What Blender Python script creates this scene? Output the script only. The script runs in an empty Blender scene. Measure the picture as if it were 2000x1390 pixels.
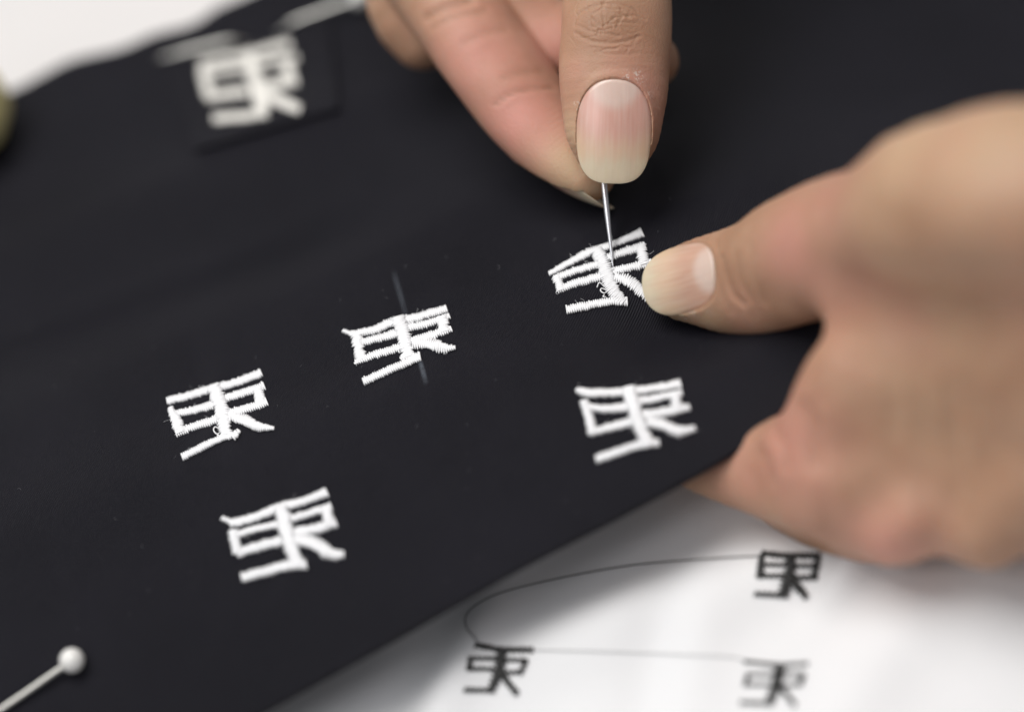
import bpy, bmesh, math, random
import numpy as np
from mathutils import Vector, Matrix

random.seed(7); rng = np.random.default_rng(7)
scene = bpy.context.scene
col = scene.collection

# ------------------------------------------------------------------ camera
# all layout numbers are millimetres, written to Blender as metres
MM = 0.001
ELEV = math.radians(50.0)          # the lens looks down on the work by 50 degrees
ROLL = math.atan2(290, 750)
D = 530.0                          # focus distance
LENS, SENSOR = 100.0, 36.0
K = SENSOR / LENS / 2000.0         # per photo pixel
fwd = np.array([0, math.cos(ELEV), -math.sin(ELEV)])
r0 = np.array([1.0, 0, 0]); u0 = np.array([0, math.sin(ELEV), math.cos(ELEV)])
cr, sr = math.cos(ROLL), math.sin(ROLL)
rgt = cr * r0 - sr * u0
upv = sr * r0 + cr * u0
CLOTH_Z = 28.0
CAM = np.array([0, 0, CLOTH_Z]) - (fwd * D + rgt * (1180 - 1000) * K * D + upv * (695 - 540) * K * D)

def cam_mm(px, py, d):             # photo pixel + depth behind the focus plane -> camera frame mm
    s = K * (D + d)
    return np.array([(px - 1000) * s, (695 - py) * s, d])
def to_world(p):                   # camera frame mm -> world mm
    p = np.asarray(p, dtype=float)
    return CAM + p[..., 0:1] * rgt + p[..., 1:2] * upv + (D + p[..., 2:3]) * fwd
def to_cam(w):
    w = np.asarray(w, dtype=float) - CAM
    return np.stack([w @ rgt, w @ upv, w @ fwd - D], -1)
def ray_dirs(px, py):
    px = np.asarray(px, float); py = np.asarray(py, float)
    return ((px - 1000) * K)[..., None] * rgt + ((695 - py) * K)[..., None] * upv + fwd

cam = bpy.data.cameras.new('camera')
cam.lens = LENS; cam.sensor_width = SENSOR; cam.sensor_fit = 'HORIZONTAL'
cam.clip_start = 0.01; cam.clip_end = 50
cam.dof.use_dof = True; cam.dof.focus_distance = D * MM; cam.dof.aperture_fstop = 100.0 / 32.0
cam_o = bpy.data.objects.new('camera', cam); col.objects.link(cam_o)
rot = Matrix((rgt, upv, -fwd)).transposed().to_4x4()
cam_o.matrix_world = Matrix.Translation(Vector(CAM * MM)) @ rot
scene.camera = cam_o

# ------------------------------------------------------------------ light
world = bpy.data.worlds.new('World'); scene.world = world; world.use_nodes = True
bg = world.node_tree.nodes['Background']
bg.inputs[0].default_value = (0.93, 0.95, 1.0, 1); bg.inputs[1].default_value = 0.24
def area(name, loc, target, sx, sy, power, color):
    l = bpy.data.lights.new(name, 'AREA'); l.shape = 'RECTANGLE'; l.size = sx; l.size_y = sy
    l.energy = power; l.color = color
    o = bpy.data.objects.new(name, l); col.objects.link(o); o.location = loc
    o.rotation_euler = (Vector(target) - Vector(loc)).to_track_quat('-Z', 'Y').to_euler()
    return o
area('ceiling_panel', (-0.17, 0.29, 1.08), (0, 0.0, 0.02), 0.95, 0.65, 12.9, (1.0, 0.982, 0.955))
area('front_fill', (-0.60, -0.42, 1.05), (0, 0, 0.02), 0.6, 0.4, 2.7, (0.98, 0.98, 1.0))  # added fill lamp from the front left, lightens the shadows

scene.view_settings.view_transform = 'Standard'; scene.view_settings.look = 'None'
scene.view_settings.gamma = 1; scene.view_settings.exposure = 0.0
scene.view_settings.use_curve_mapping = False
scene.render.engine = 'CYCLES'
scene.render.resolution_x = 1024; scene.render.resolution_y = 711

# ------------------------------------------------------------------ helpers
def tag(o, label=None, cat=None, group=None, kind=None):
    for k, v in (('label', label), ('category', cat), ('group', group), ('kind', kind)):
        if v: o[k] = v
    return o
def empty(name, loc_mm):
    o = bpy.data.objects.new(name, None); col.objects.link(o); o.empty_display_size = 0.005
    o.location = Vector(np.asarray(loc_mm) * MM)
    return o
ORIG = {}
def mesh_obj(name, verts_mm, faces, mat, parent=None, smooth=True, attrs=None, origin=None):
    """verts in world mm; the object origin is set at `origin` (world mm)"""
    v = np.asarray(verts_mm, float)
    if origin is None: origin = v.mean(0)
    origin = np.asarray(origin, float)
    me = bpy.data.meshes.new(name)
    me.from_pydata(((v - origin) * MM).tolist(), [], faces if isinstance(faces, list) else faces.tolist())
    me.validate(clean_customdata=False)
    if smooth: me.polygons.foreach_set('use_smooth', [True] * len(me.polygons))
    if attrs:
        for k, a in attrs.items():
            a = np.asarray(a, np.float32)
            if a.ndim == 1:
                at = me.attributes.new(k, 'FLOAT', 'POINT'); at.data.foreach_set('value', a)
            else:
                at = me.attributes.new(k, 'FLOAT_COLOR', 'POINT')
                at.data.foreach_set('color', np.concatenate([a, np.ones((len(a), 1), np.float32)], 1).ravel())
    me.materials.append(mat); me.update()
    o = bpy.data.objects.new(name, me); col.objects.link(o)
    if parent is not None:
        o.parent = parent
        po = ORIG[parent.name]
        o.location = Vector((origin - po) * MM)
    else:
        o.location = Vector(origin * MM)
    ORIG[o.name] = origin
    return o
def empty_obj(name, loc_mm, parent=None):
    o = empty(name, loc_mm); ORIG[o.name] = np.asarray(loc_mm, float)
    if parent is not None:
        o.parent = parent; o.location = Vector((np.asarray(loc_mm) - ORIG[parent.name]) * MM)
    return o
def grid_faces(nu, nv, off=0):
    i, j = np.meshgrid(np.arange(nu - 1), np.arange(nv - 1), indexing='ij')
    a = (i * nv + j).ravel() + off
    return np.stack([a, a + 1, a + nv + 1, a + nv], 1)
def tube(pts, rad, n=6, cap=True):
    pts = np.asarray(pts, float); m = len(pts)
    rad = np.broadcast_to(np.asarray(rad, float), (m,))
    t = np.gradient(pts, axis=0); t /= np.linalg.norm(t, axis=1)[:, None] + 1e-12
    ref = np.array([0.31, 0.2, 0.93]); 
    s = np.cross(t, ref); s /= np.linalg.norm(s, axis=1)[:, None] + 1e-12
    b = np.cross(t, s)
    an = np.linspace(0, 2 * math.pi, n, endpoint=False)
    v = pts[:, None] + rad[:, None, None] * (np.cos(an)[None, :, None] * s[:, None] + np.sin(an)[None, :, None] * b[:, None])
    v = v.reshape(-1, 3); f = []
    for i in range(m - 1):
        for k in range(n):
            k2 = (k + 1) % n
            f.append((i * n + k, i * n + k2, (i + 1) * n + k2, (i + 1) * n + k))
    if cap:
        f.append(tuple(range(n))[::-1]); f.append(tuple((m - 1) * n + k for k in range(n)))
    return v, f
def catmull(P, per=6):
    P = np.asarray(P, float)
    Q = np.vstack([2 * P[0] - P[1], P, 2 * P[-1] - P[-2]]); out = []
    for i in range(1, len(Q) - 2):
        p0, p1, p2, p3 = Q[i - 1], Q[i], Q[i + 1], Q[i + 2]
        for t in np.linspace(0, 1, per, endpoint=False):
            out.append(0.5 * ((2 * p1) + (-p0 + p2) * t + (2 * p0 - 5 * p1 + 4 * p2 - p3) * t * t + (-p0 + 3 * p1 - 3 * p2 + p3) * t ** 3))
    out.append(P[-1]); return np.array(out)
def resample(P, step):
    P = np.asarray(P, float)
    L = np.concatenate([[0], np.cumsum(np.linalg.norm(np.diff(P[:, :2] if P.shape[1] > 2 and step < 0 else P, axis=0), axis=1))])
    n = max(2, int(round(L[-1] / abs(step))) + 1)
    s = np.linspace(0, L[-1], n)
    return np.stack([np.interp(s, L, P[:, k]) for k in range(P.shape[1])], 1)

# ------------------------------------------------------------------ materials
def new_mat(name):
    m = bpy.data.materials.new(name); m.use_nodes = True
    nt = m.node_tree; return m, nt, nt.nodes['Principled BSDF']
def nd(nt, typ, **kw):
    n = nt.nodes.new(typ)
    for k, v in kw.items():
        if k in n.inputs: n.inputs[k].default_value = v
        else: setattr(n, k, v)
    return n
def math_n(nt, op, a, b=None, c=None):
    n = nt.nodes.new('ShaderNodeMath'); n.operation = op
    for i, x in enumerate((a, b, c)):
        if x is None: continue
        if isinstance(x, (int, float)): n.inputs[i].default_value = x
        else: nt.links.new(x, n.inputs[i])
    return n.outputs[0]
def mix_col(nt, fac, a, b, blend='MIX'):
    n = nt.nodes.new('ShaderNodeMix'); n.data_type = 'RGBA'; n.blend_type = blend
    for i, x in ((0, fac), (6, a), (7, b)):
        if isinstance(x, (int, float)): n.inputs[i].default_value = x
        elif isinstance(x, tuple): n.inputs[i].default_value = (*x, 1)
        else: nt.links.new(x, n.inputs[i])
    return n.outputs[2]

def weave_mat(name, base, base2, pitch_mm, strength, rough, sheen, twill_deg, fuzz=0.5, sheen_rough=0.4, bump_mm=0.06, spec=0.25):
    m, nt, p = new_mat(name)
    tc = nd(nt, 'ShaderNodeAttribute', attribute_name='fab')       # cloth coordinates in metres along the threads
    mp = nd(nt, 'ShaderNodeMapping'); mp.inputs['Rotation'].default_value = (0, 0, math.radians(twill_deg))
    nt.links.new(tc.outputs['Vector'], mp.inputs['Vector'])
    nz = nd(nt, 'ShaderNodeTexNoise', Scale=260.0, Detail=2.0); nt.links.new(tc.outputs['Vector'], nz.inputs['Vector'])
    wob = nt.nodes.new('ShaderNodeVectorMath'); wob.operation = 'MULTIPLY_ADD'
    nt.links.new(nz.outputs['Color'], wob.inputs[0]); wob.inputs[1].default_value = (0.00025,) * 3
    nt.links.new(mp.outputs['Vector'], wob.inputs[2])
    w1 = nd(nt, 'ShaderNodeTexWave', Scale=0.314 / (pitch_mm * MM), Distortion=0.0); w1.bands_direction = 'X'
    w2 = nd(nt, 'ShaderNodeTexWave', Scale=0.314 / (pitch_mm * 0.62 * MM), Distortion=0.0); w2.bands_direction = 'Y'
    for w in (w1, w2): nt.links.new(wob.outputs[0], w.inputs['Vector'])
    fz = nd(nt, 'ShaderNodeTexNoise', Scale=2600.0, Detail=3.0, Roughness=0.7); nt.links.new(tc.outputs['Vector'], fz.inputs['Vector'])
    h = math_n(nt, 'ADD', math_n(nt, 'MULTIPLY', w1.outputs['Fac'], 0.65), math_n(nt, 'MULTIPLY', w2.outputs['Fac'], 0.3))
    h = math_n(nt, 'ADD', h, math_n(nt, 'MULTIPLY', fz.outputs['Fac'], fuzz))
    bp = nd(nt, 'ShaderNodeBump', Strength=strength, Distance=bump_mm * MM)
    nt.links.new(h, bp.inputs['Height']); nt.links.new(bp.outputs['Normal'], p.inputs['Normal'])
    big = nd(nt, 'ShaderNodeTexNoise', Scale=35.0, Detail=4.0); nt.links.new(tc.outputs['Vector'], big.inputs['Vector'])
    fac = math_n(nt, 'MULTIPLY_ADD', fz.outputs['Fac'], 0.55, math_n(nt, 'MULTIPLY', big.outputs['Fac'], 0.45))
    rp = nd(nt, 'ShaderNodeMapRange'); rp.inputs[1].default_value = 0.3; rp.inputs[2].default_value = 0.7
    nt.links.new(fac, rp.inputs[0])
    c = mix_col(nt, rp.outputs[0], base, base2)
    nt.links.new(c, p.inputs['Base Color'])
    p.inputs['Roughness'].default_value = rough; p.inputs['Specular IOR Level'].default_value = spec
    p.inputs['Sheen Weight'].default_value = sheen; p.inputs['Sheen Roughness'].default_value = sheen_rough
    return m
M_BLACK = weave_mat('black_twill', (0.0042, 0.0040, 0.0070), (0.0105, 0.0098, 0.0150), 0.45, 1.0, 0.46, 0.0, 38, bump_mm=0.13, spec=0.165)
M_WHITE = weave_mat('white_twill', (0.80, 0.80, 0.81), (0.86, 0.86, 0.865), 0.52, 0.6, 0.6, 0.1, 113, fuzz=0.35, bump_mm=0.10)

def thread_mat(name, c1, c2, rough, sss=0.0):
    m, nt, p = new_mat(name)
    g = nd(nt, 'ShaderNodeNewGeometry')
    nz = nd(nt, 'ShaderNodeTexNoise', Scale=900.0, Detail=3.0); nt.links.new(g.outputs['Position'], nz.inputs['Vector'])
    nt.links.new(mix_col(nt, nz.outputs['Fac'], c1, c2), p.inputs['Base Color'])
    p.inputs['Roughness'].default_value = rough
    p.inputs['Sheen Weight'].default_value = 0.15
    nz2 = nd(nt, 'ShaderNodeTexNoise', Scale=5200.0, Detail=2.0); nt.links.new(g.outputs['Position'], nz2.inputs['Vector'])
    bp = nd(nt, 'ShaderNodeBump', Strength=0.35, Distance=0.00004)
    nt.links.new(nz2.outputs['Fac'], bp.inputs['Height']); nt.links.new(bp.outputs['Normal'], p.inputs['Normal'])
    return m
M_WTHREAD = thread_mat('white_thread', (0.86, 0.86, 0.87), (0.93, 0.93, 0.94), 0.45)
M_CTHREAD = thread_mat('cream_thread', (0.80, 0.78, 0.73), (0.88, 0.86, 0.81), 0.5)
M_LINT = thread_mat('lint_fibre', (0.10, 0.10, 0.11), (0.24, 0.24, 0.26), 0.8)
M_BTHREAD = thread_mat('black_thread', (0.010, 0.010, 0.010), (0.022, 0.021, 0.02), 0.5)

def simple_mat(name, c1, c2, rough, metal=0.0, scale=400.0, bump=0.0, spec=0.5, coat=0.0):
    m, nt, p = new_mat(name)
    g = nd(nt, 'ShaderNodeNewGeometry')
    nz = nd(nt, 'ShaderNodeTexNoise', Scale=scale, Detail=4.0); nt.links.new(g.outputs['Position'], nz.inputs['Vector'])
    nt.links.new(mix_col(nt, nz.outputs['Fac'], c1, c2), p.inputs['Base Color'])
    p.inputs['Roughness'].default_value = rough; p.inputs['Metallic'].default_value = metal
    p.inputs['Specular IOR Level'].default_value = spec; p.inputs['Coat Weight'].default_value = coat
    if bump:
        bp = nd(nt, 'ShaderNodeBump', Strength=bump, Distance=0.0002)
        nt.links.new(nz.outputs['Fac'], bp.inputs['Height']); nt.links.new(bp.outputs['Normal'], p.inputs['Normal'])
    return m
M_STEEL = simple_mat('needle_steel', (0.80, 0.81, 0.84), (0.90, 0.91, 0.94), 0.36, 1.0, 3000)
M_PIN = simple_mat('pin_steel', (0.58, 0.57, 0.54), (0.66, 0.65, 0.61), 0.42, 1.0, 1500)
M_PEARL = simple_mat('pearl_head', (0.80, 0.78, 0.75), (0.86, 0.85, 0.82), 0.22, 0, 300, coat=0.4)
M_TABLE = simple_mat('table_white', (0.68, 0.655, 0.645), (0.73, 0.71, 0.70), 0.55, 0, 25)
M_YELLOW = simple_mat('pale_yellow_plastic', (0.88, 0.78, 0.36), (0.90, 0.83, 0.46), 0.4, 0, 60)

def chalk_mat():
    m, nt, p = new_mat('tailor_chalk')
    g = nd(nt, 'ShaderNodeNewGeometry'); a = nd(nt, 'ShaderNodeAttribute', attribute_name='dens')
    nz = nd(nt, 'ShaderNodeTexNoise', Scale=2200.0, Detail=4.0, Roughness=0.8); nt.links.new(g.outputs['Position'], nz.inputs['Vector'])
    p.inputs['Base Color'].default_value = (0.42, 0.47, 0.55, 1); p.inputs['Roughness'].default_value = 1.0
    al = math_n(nt, 'MULTIPLY', a.outputs['Fac'], math_n(nt, 'POWER', nz.outputs['Fac'], 2.0))
    nt.links.new(al, p.inputs['Alpha'])
    return m
M_CHALK = chalk_mat()

def skin_mat():
    m, nt, p = new_mat('skin')
    g = nd(nt, 'ShaderNodeNewGeometry')
    def attr(n): return nd(nt, 'ShaderNodeAttribute', attribute_name=n).outputs['Fac']
    def noise(s, d=4.0, r=0.6):
        n = nd(nt, 'ShaderNodeTexNoise', Scale=s, Detail=d, Roughness=r); nt.links.new(g.outputs['Position'], n.inputs['Vector']); return n.outputs['Fac']
    n1, n2, n3 = noise(70), noise(320), noise(1500)
    n0 = noise(38, 3.0); mr = nd(nt, 'ShaderNodeMapRange'); mr.inputs[1].default_value = 0.32; mr.inputs[2].default_value = 0.68; nt.links.new(n1, mr.inputs[0])
    c = mix_col(nt, mr.outputs[0], (0.375, 0.208, 0.127), (0.500, 0.312, 0.202))
    mb = nd(nt, 'ShaderNodeMapRange'); mb.inputs[1].default_value = 0.48; mb.inputs[2].default_value = 0.72; nt.links.new(n0, mb.inputs[0])
    c = mix_col(nt, math_n(nt, 'MULTIPLY', mb.outputs[0], 0.6), c, (0.53, 0.27, 0.195))
    c = mix_col(nt, math_n(nt, 'MULTIPLY', n2, 0.45), c, (0.44, 0.235, 0.15))
    c = mix_col(nt, math_n(nt, 'MULTIPLY', attr('red'), math_n(nt, 'MULTIPLY_ADD', n2, 0.5, 0.75)), c, (0.66, 0.295, 0.245))
    c = mix_col(nt, attr('pale'), c, (0.60, 0.435, 0.275))
    c = mix_col(nt, math_n(nt, 'MULTIPLY', attr('brown'), math_n(nt, 'MULTIPLY_ADD', n3, 0.7, 0.5)), c, (0.30, 0.155, 0.085))
    dn = noise(2300, 3.0, 0.7)
    dm = nd(nt, 'ShaderNodeMapRange'); dm.inputs[1].default_value = 0.56; dm.inputs[2].default_value = 0.62; nt.links.new(dn, dm.inputs[0])
    c = mix_col(nt, math_n(nt, 'MULTIPLY', attr('dry'), dm.outputs[0]), c, (0.82, 0.77, 0.70))
    nt.links.new(c, p.inputs['Base Color'])
    p.inputs['Subsurface Weight'].default_value = 0.45
    p.inputs['Subsurface Radius'].default_value = (1.0, 0.42, 0.25); p.inputs['Subsurface Scale'].default_value = 0.0017
    p.inputs['Roughness'].default_value = 0.5; p.inputs['Specular IOR Level'].default_value = 0.38
    vo = nd(nt, 'ShaderNodeTexVoronoi', Scale=1250.0); vo.feature = 'DISTANCE_TO_EDGE'; nt.links.new(g.outputs['Position'], vo.inputs['Vector'])
    ve = math_n(nt, 'MINIMUM', vo.outputs['Distance'], 0.12)
    h = math_n(nt, 'ADD', math_n(nt, 'MULTIPLY', ve, 2.2), math_n(nt, 'MULTIPLY', n3, 0.6))
    bp = nd(nt, 'ShaderNodeBump', Strength=0.75, Distance=0.00012)
    nt.links.new(h, bp.inputs['Height']); nt.links.new(bp.outputs['Normal'], p.inputs['Normal'])
    return m
M_SKIN = skin_mat()
def nail_mat():
    m, nt, p = new_mat('fingernail')
    a = nd(nt, 'ShaderNodeAttribute', attribute_name='tint')
    uv = nd(nt, 'ShaderNodeAttribute', attribute_name='nuv')
    mp = nd(nt, 'ShaderNodeMapping'); mp.inputs['Scale'].default_value = (13, 1.0, 1); nt.links.new(uv.outputs['Vector'], mp.inputs['Vector'])
    nz = nd(nt, 'ShaderNodeTexNoise', Scale=1.0, Detail=3.0); nt.links.new(mp.outputs['Vector'], nz.inputs['Vector'])
    mr = nd(nt, 'ShaderNodeMapRange'); mr.inputs[1].default_value = 0.42; mr.inputs[2].default_value = 0.72; nt.links.new(nz.outputs['Fac'], mr.inputs[0])
    c = mix_col(nt, math_n(nt, 'MULTIPLY', mr.outputs[0], 0.27), a.outputs['Color'], (0.78, 0.64, 0.54), 'MIX')
    nf = nd(nt, 'ShaderNodeTexNoise', Scale=6.0, Detail=5.0, Roughness=0.7); nt.links.new(uv.outputs['Vector'], nf.inputs['Vector'])
    c = mix_col(nt, math_n(nt, 'MULTIPLY', nf.outputs['Fac'], 0.25), c, (0.55, 0.36, 0.26), 'MIX')
    nt.links.new(c, p.inputs['Base Color'])
    p.inputs['Coat Weight'].default_value = 0.35; p.inputs['Coat Roughness'].default_value = 0.18
    p.inputs['Roughness'].default_value = 0.32; p.inputs['Subsurface Weight'].default_value = 0.25
    p.inputs['Subsurface Radius'].default_value = (1, 0.5, 0.35); p.inputs['Subsurface Scale'].default_value = 0.0008
    bp = nd(nt, 'ShaderNodeBump', Strength=0.35, Distance=0.00012)
    nt.links.new(nz.outputs['Fac'], bp.inputs['Height']); nt.links.new(bp.outputs['Normal'], p.inputs['Normal'])
    return m
M_NAIL = nail_mat()

# ------------------------------------------------------------------ cloth surfaces (world mm)
def gauss(x, y, cx, cy, sx, sy, rot=0.0):
    c, s = math.cos(rot), math.sin(rot)
    a = (x - cx) * c + (y - cy) * s; b = -(x - cx) * s + (y - cy) * c
    return np.exp(-0.5 * ((a / sx) ** 2 + (b / sy) ** 2))
def on_plane(px, py, z):
    d = ray_dirs(px, py); t = (z - CAM[2]) / d[..., 2]
    return CAM + d * np.asarray(t)[..., None]
_th = on_plane(1345., 575., CLOTH_Z)
_pt = on_plane(300., 480., CLOTH_Z)
PUCK = [tuple(on_plane(a, b, CLOTH_Z)[:2]) for a, b in ((1182., 535.), (790., 672.), (430., 805.), (1240., 820.), (555., 1045.))]
def z_black(x, y):
    x = np.asarray(x, float); y = np.asarray(y, float)
    z = np.full(np.broadcast(x, y).shape, CLOTH_Z)
    # gentle fall to the far side and towards the near edge
    z = z - 13.0 * (1 / (1 + np.exp(-(y - 62) / 16.0)))
    z = z - 0.0055 * np.clip(-y - 18, 0, None) ** 2
    z = z - 6.2 * gauss(x, y, _th[0], _th[1] , 13.0, 9.0, 0.25)          # pressed in by the thumb
    z = z + 1.5 * gauss(x, y, -66, -8, 50, 7, -0.05)                       # soft ridges along the strip
    z = z - 4.6 * gauss(x, y, -95, 50, 66, 10, -0.10)
    z = z + 2.2 * gauss(x, y, -40, 78, 60, 9, 0.05) - 2.0 * gauss(x, y, 10, 30, 22, 9, 0.5)
    z = z - 1.5 * gauss(x, y, -40, -36, 60, 8, -0.15) + 1.3 * gauss(x, y, 30, -28, 26, 6, 0.3)
    z = z + 2.4 * gauss(x, y, -34, 36, 44, 13, 0.1)
    z = z + 1.1 * gauss(x, y, 55, -24, 40, 7, 0.35)
    z = z - 12.0 * np.tanh(0.0021 * np.clip(x - 18, 0, None) * np.clip(y - 2, 0, None) / 6.0 * 1.4)  # far-right fall, shaped to darken the cloth there
    z = z - 0.8 * gauss(x, y, 20, 18, 16, 5, 0.6)
    for k, (cx, cy) in enumerate(PUCK):
        dx, dy = x - cx, y - cy; r = np.hypot(dx, dy)
        z = z + 0.20 * np.sin(7 * np.arctan2(dy, dx) + 1.7 * k + 0.12 * r) * np.clip(r / 9, 0, 1) * np.exp(-(r / 15) ** 2)
    z = z - 0.5 * gauss(x, y, PUCK[0][0] + 1.2, PUCK[0][1] + 1.0, 1.6, 1.6)                # dent at the needle point
    z = np.maximum(z, 4.0) + 0.35 * np.sin(x / 9.0 + 0.6 * np.sin(y / 14)) * np.sin(y / 17.0 + 1.0)
    return z
_wf = on_plane(1300., 1190., 1.0)
FOLDS = [(*on_plane(a, b, 1.0)[:2], h_, sx, sy, ro) for a, b, h_, sx, sy, ro in (
    (900., 1010., 9.0, 150, 13, 0.18), (1100., 1170., -1.6, 26, 5, 0.05), (1250., 1215., 3.4, 34, 6, 0.03), (1660., 1112., 2.6, 7, 1.8, 0.75), (1690., 1085., 2.0, 6, 1.5, 0.9), (1625., 1075., 1.4, 6, 1.4, 0.6),  # first fold, mostly unseen, added to narrow the shadow beside the hem
    (1290., 1330., -2.2, 4, 16, -0.5), (1330., 1340., 1.8, 5, 16, -0.5), (900., 1330., 2.4, 4, 22, -0.7), (820., 1370., -1.6, 4, 20, -0.8), (1700., 1345., 1.6, 5, 14, -0.9),
    (1480., 1180., 1.2, 14, 4, 0.3), (1750., 1240., 1.5, 26, 7, -0.2), (1180., 1130., 1.0, 18, 3, 0.2), (700., 1370., 1.2, 18, 5, 0.2))]
def z_white(x, y):
    x = np.asarray(x, float); y = np.asarray(y, float)
    z = 2.6 + 0.7 * np.sin(x / 13.0 + y / 21.0) + 0.45 * np.sin(y / 9.0 - x / 30.0)
    for px_, py_, amp, sx, sy, rot_ in FOLDS:
        z = z + amp * gauss(x, y, px_, py_, sx, sy, rot_)
    return np.maximum(z, 0.15)
def hit(px, py, zf, z0=CLOTH_Z, off=0.0):
    px = np.asarray(px, float); py = np.asarray(py, float)
    d = ray_dirs(px, py); z = np.full(px.shape, z0)
    for _ in range(15):
        t = (z - CAM[2]) / d[..., 2]; p = CAM + d * t[..., None]
        z = 0.25 * z + 0.75 * (zf(p[..., 0], p[..., 1]) + off)
    return p
def nrm_of(zf, p):
    e = 0.4
    gx = (zf(p[..., 0] + e, p[..., 1]) - zf(p[..., 0] - e, p[..., 1])) / (2 * e)
    gy = (zf(p[..., 0], p[..., 1] + e) - zf(p[..., 0], p[..., 1] - e)) / (2 * e)
    n = np.stack([-gx, -gy, np.ones_like(gx)], -1)
    return n / np.linalg.norm(n, axis=-1)[..., None]

# table ------------------------------------------------------------
tv = np.array([[-620, -420, 0], [620, -420, 0], [620, 720, 0], [-620, 720, 0]], float)
tb = tv.copy(); tb[:, 2] = -24
table = mesh_obj('table_top', np.vstack([tv, tb]), [(0, 1, 2, 3), (7, 6, 5, 4), (0, 4, 5, 1), (1, 5, 6, 2), (2, 6, 7, 3), (3, 7, 4, 0)], M_TABLE, smooth=False)
tag(table, kind='structure')

# white fabric sheet -------------------------------------------------
gx = np.arange(-140, 230, 1.6); gy = np.arange(-190, 95, 1.6)
X, Y = np.meshgrid(gx, gy, indexing='ij')
edge = np.minimum(np.minimum(X - gx[0], gx[-1] - X), np.minimum(Y - gy[0], gy[-1] - Y))
Z = z_white(X, Y) * np.clip(edge / 20, 0, 1) + 0.45
wv = np.stack([X, Y, Z], -1).reshape(-1, 3)
white = mesh_obj('white_fabric', wv, grid_faces(len(gx), len(gy))[:, ::-1], M_WHITE, origin=(60, -60, 0),
                 attrs={'fab': np.stack([X, Y, 0 * X], -1).reshape(-1, 3) * MM})
tag(white, 'white twill fabric with small black embroidered characters, under the black cloth', 'fabric')
zw = lambda x, y: z_white(x, y) + 0.45

# black cloth: a puffed, folded-over strip ----------------------------
near_px = [(-700, 2010), (-250, 1780), (250, 1520), (500, 1386), (750, 1248), (1000, 1106), (1200, 1002), (1345, 924), (1400, 893), (1450, 862), (1500, 812), (1545, 782), (1585, 728), (1612, 668), (1650, 622), (1720, 596), (1850, 560), (2050, 500), (2350, 400)]
far_px = [(-700, 440), (-250, 260), (-60, 205), (25, 178), (80, 150), (140, 120), (235, 97), (300, 70), (375, 50), (425, 18), (475, -4), (600, -60), (800, -130), (1050, -230), (1300, -320), (1550, -420), (1800, -520), (2100, -640), (2400, -760)]
def wob_edge(P, n, smooth=5):
    return resample(catmull(P, 8), 1.0) if n is None else None
NS = 520
def even(P):
    C = catmull(P, 12); L = np.concatenate([[0], np.cumsum(np.linalg.norm(np.diff(C, axis=0), axis=1))])
    s = np.linspace(0, L[-1], NS); return np.stack([np.interp(s, L, C[:, k]) for k in range(2)], 1)
NE, FE = even(near_px), even(far_px)
NT = 230
tt = np.linspace(0, 1, NT)
PX = FE[:, None, 0] * (1 - tt)[None, :, None][..., 0] + NE[:, None, 0] * tt[None, :]
PY = FE[:, None, 1] * (1 - tt)[None, :] + NE[:, None, 1] * tt[None, :]
top = hit(PX, PY, z_black)
def roll(edge_pts, inner_pts, zt, r, inward, zend):
    """the fold below an edge: half a roll and then the underside falling to the table"""
    o = edge_pts - inner_pts; o[:, 2] = 0; o /= np.linalg.norm(o, axis=1)[:, None]
    rows = []
    for a in np.linspace(20, 180, 8):
        a = math.radians(a)
        rows.append(edge_pts + o * (r * math.sin(a)) - np.array([0, 0, 1]) * (r * (1 - math.cos(a))))
    base = rows[-1]
    for k in np.linspace(0.12, 1, 12):
        q = base - o * inward * k
        q = q.copy(); q[:, 2] = base[:, 2] * (1 - k ** 1.4) + zend * k ** 1.4
        rows.append(q)
    return np.stack(rows, 1)
near_roll = roll(top[:, -1].copy(), top[:, -6].copy(), z_black, 0.9, 26, 6.0)
far_roll = roll(top[:, 0].copy(), top[:, 5].copy(), z_black, 0.9, 14, 3.0)
allv = np.concatenate([far_roll[:, ::-1], top, near_roll], 1)
nrow = allv.shape[1]
bv = allv.reshape(-1, 3)
black = mesh_obj('black_cloth', bv, grid_faces(NS, nrow), M_BLACK, origin=(0, 0, 3.0),
                 attrs={'fab': bv * np.array([1, 1, 1]) * MM})
tag(black, 'black twill garment cloth embroidered with white characters, held by both hands', 'cloth')

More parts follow.
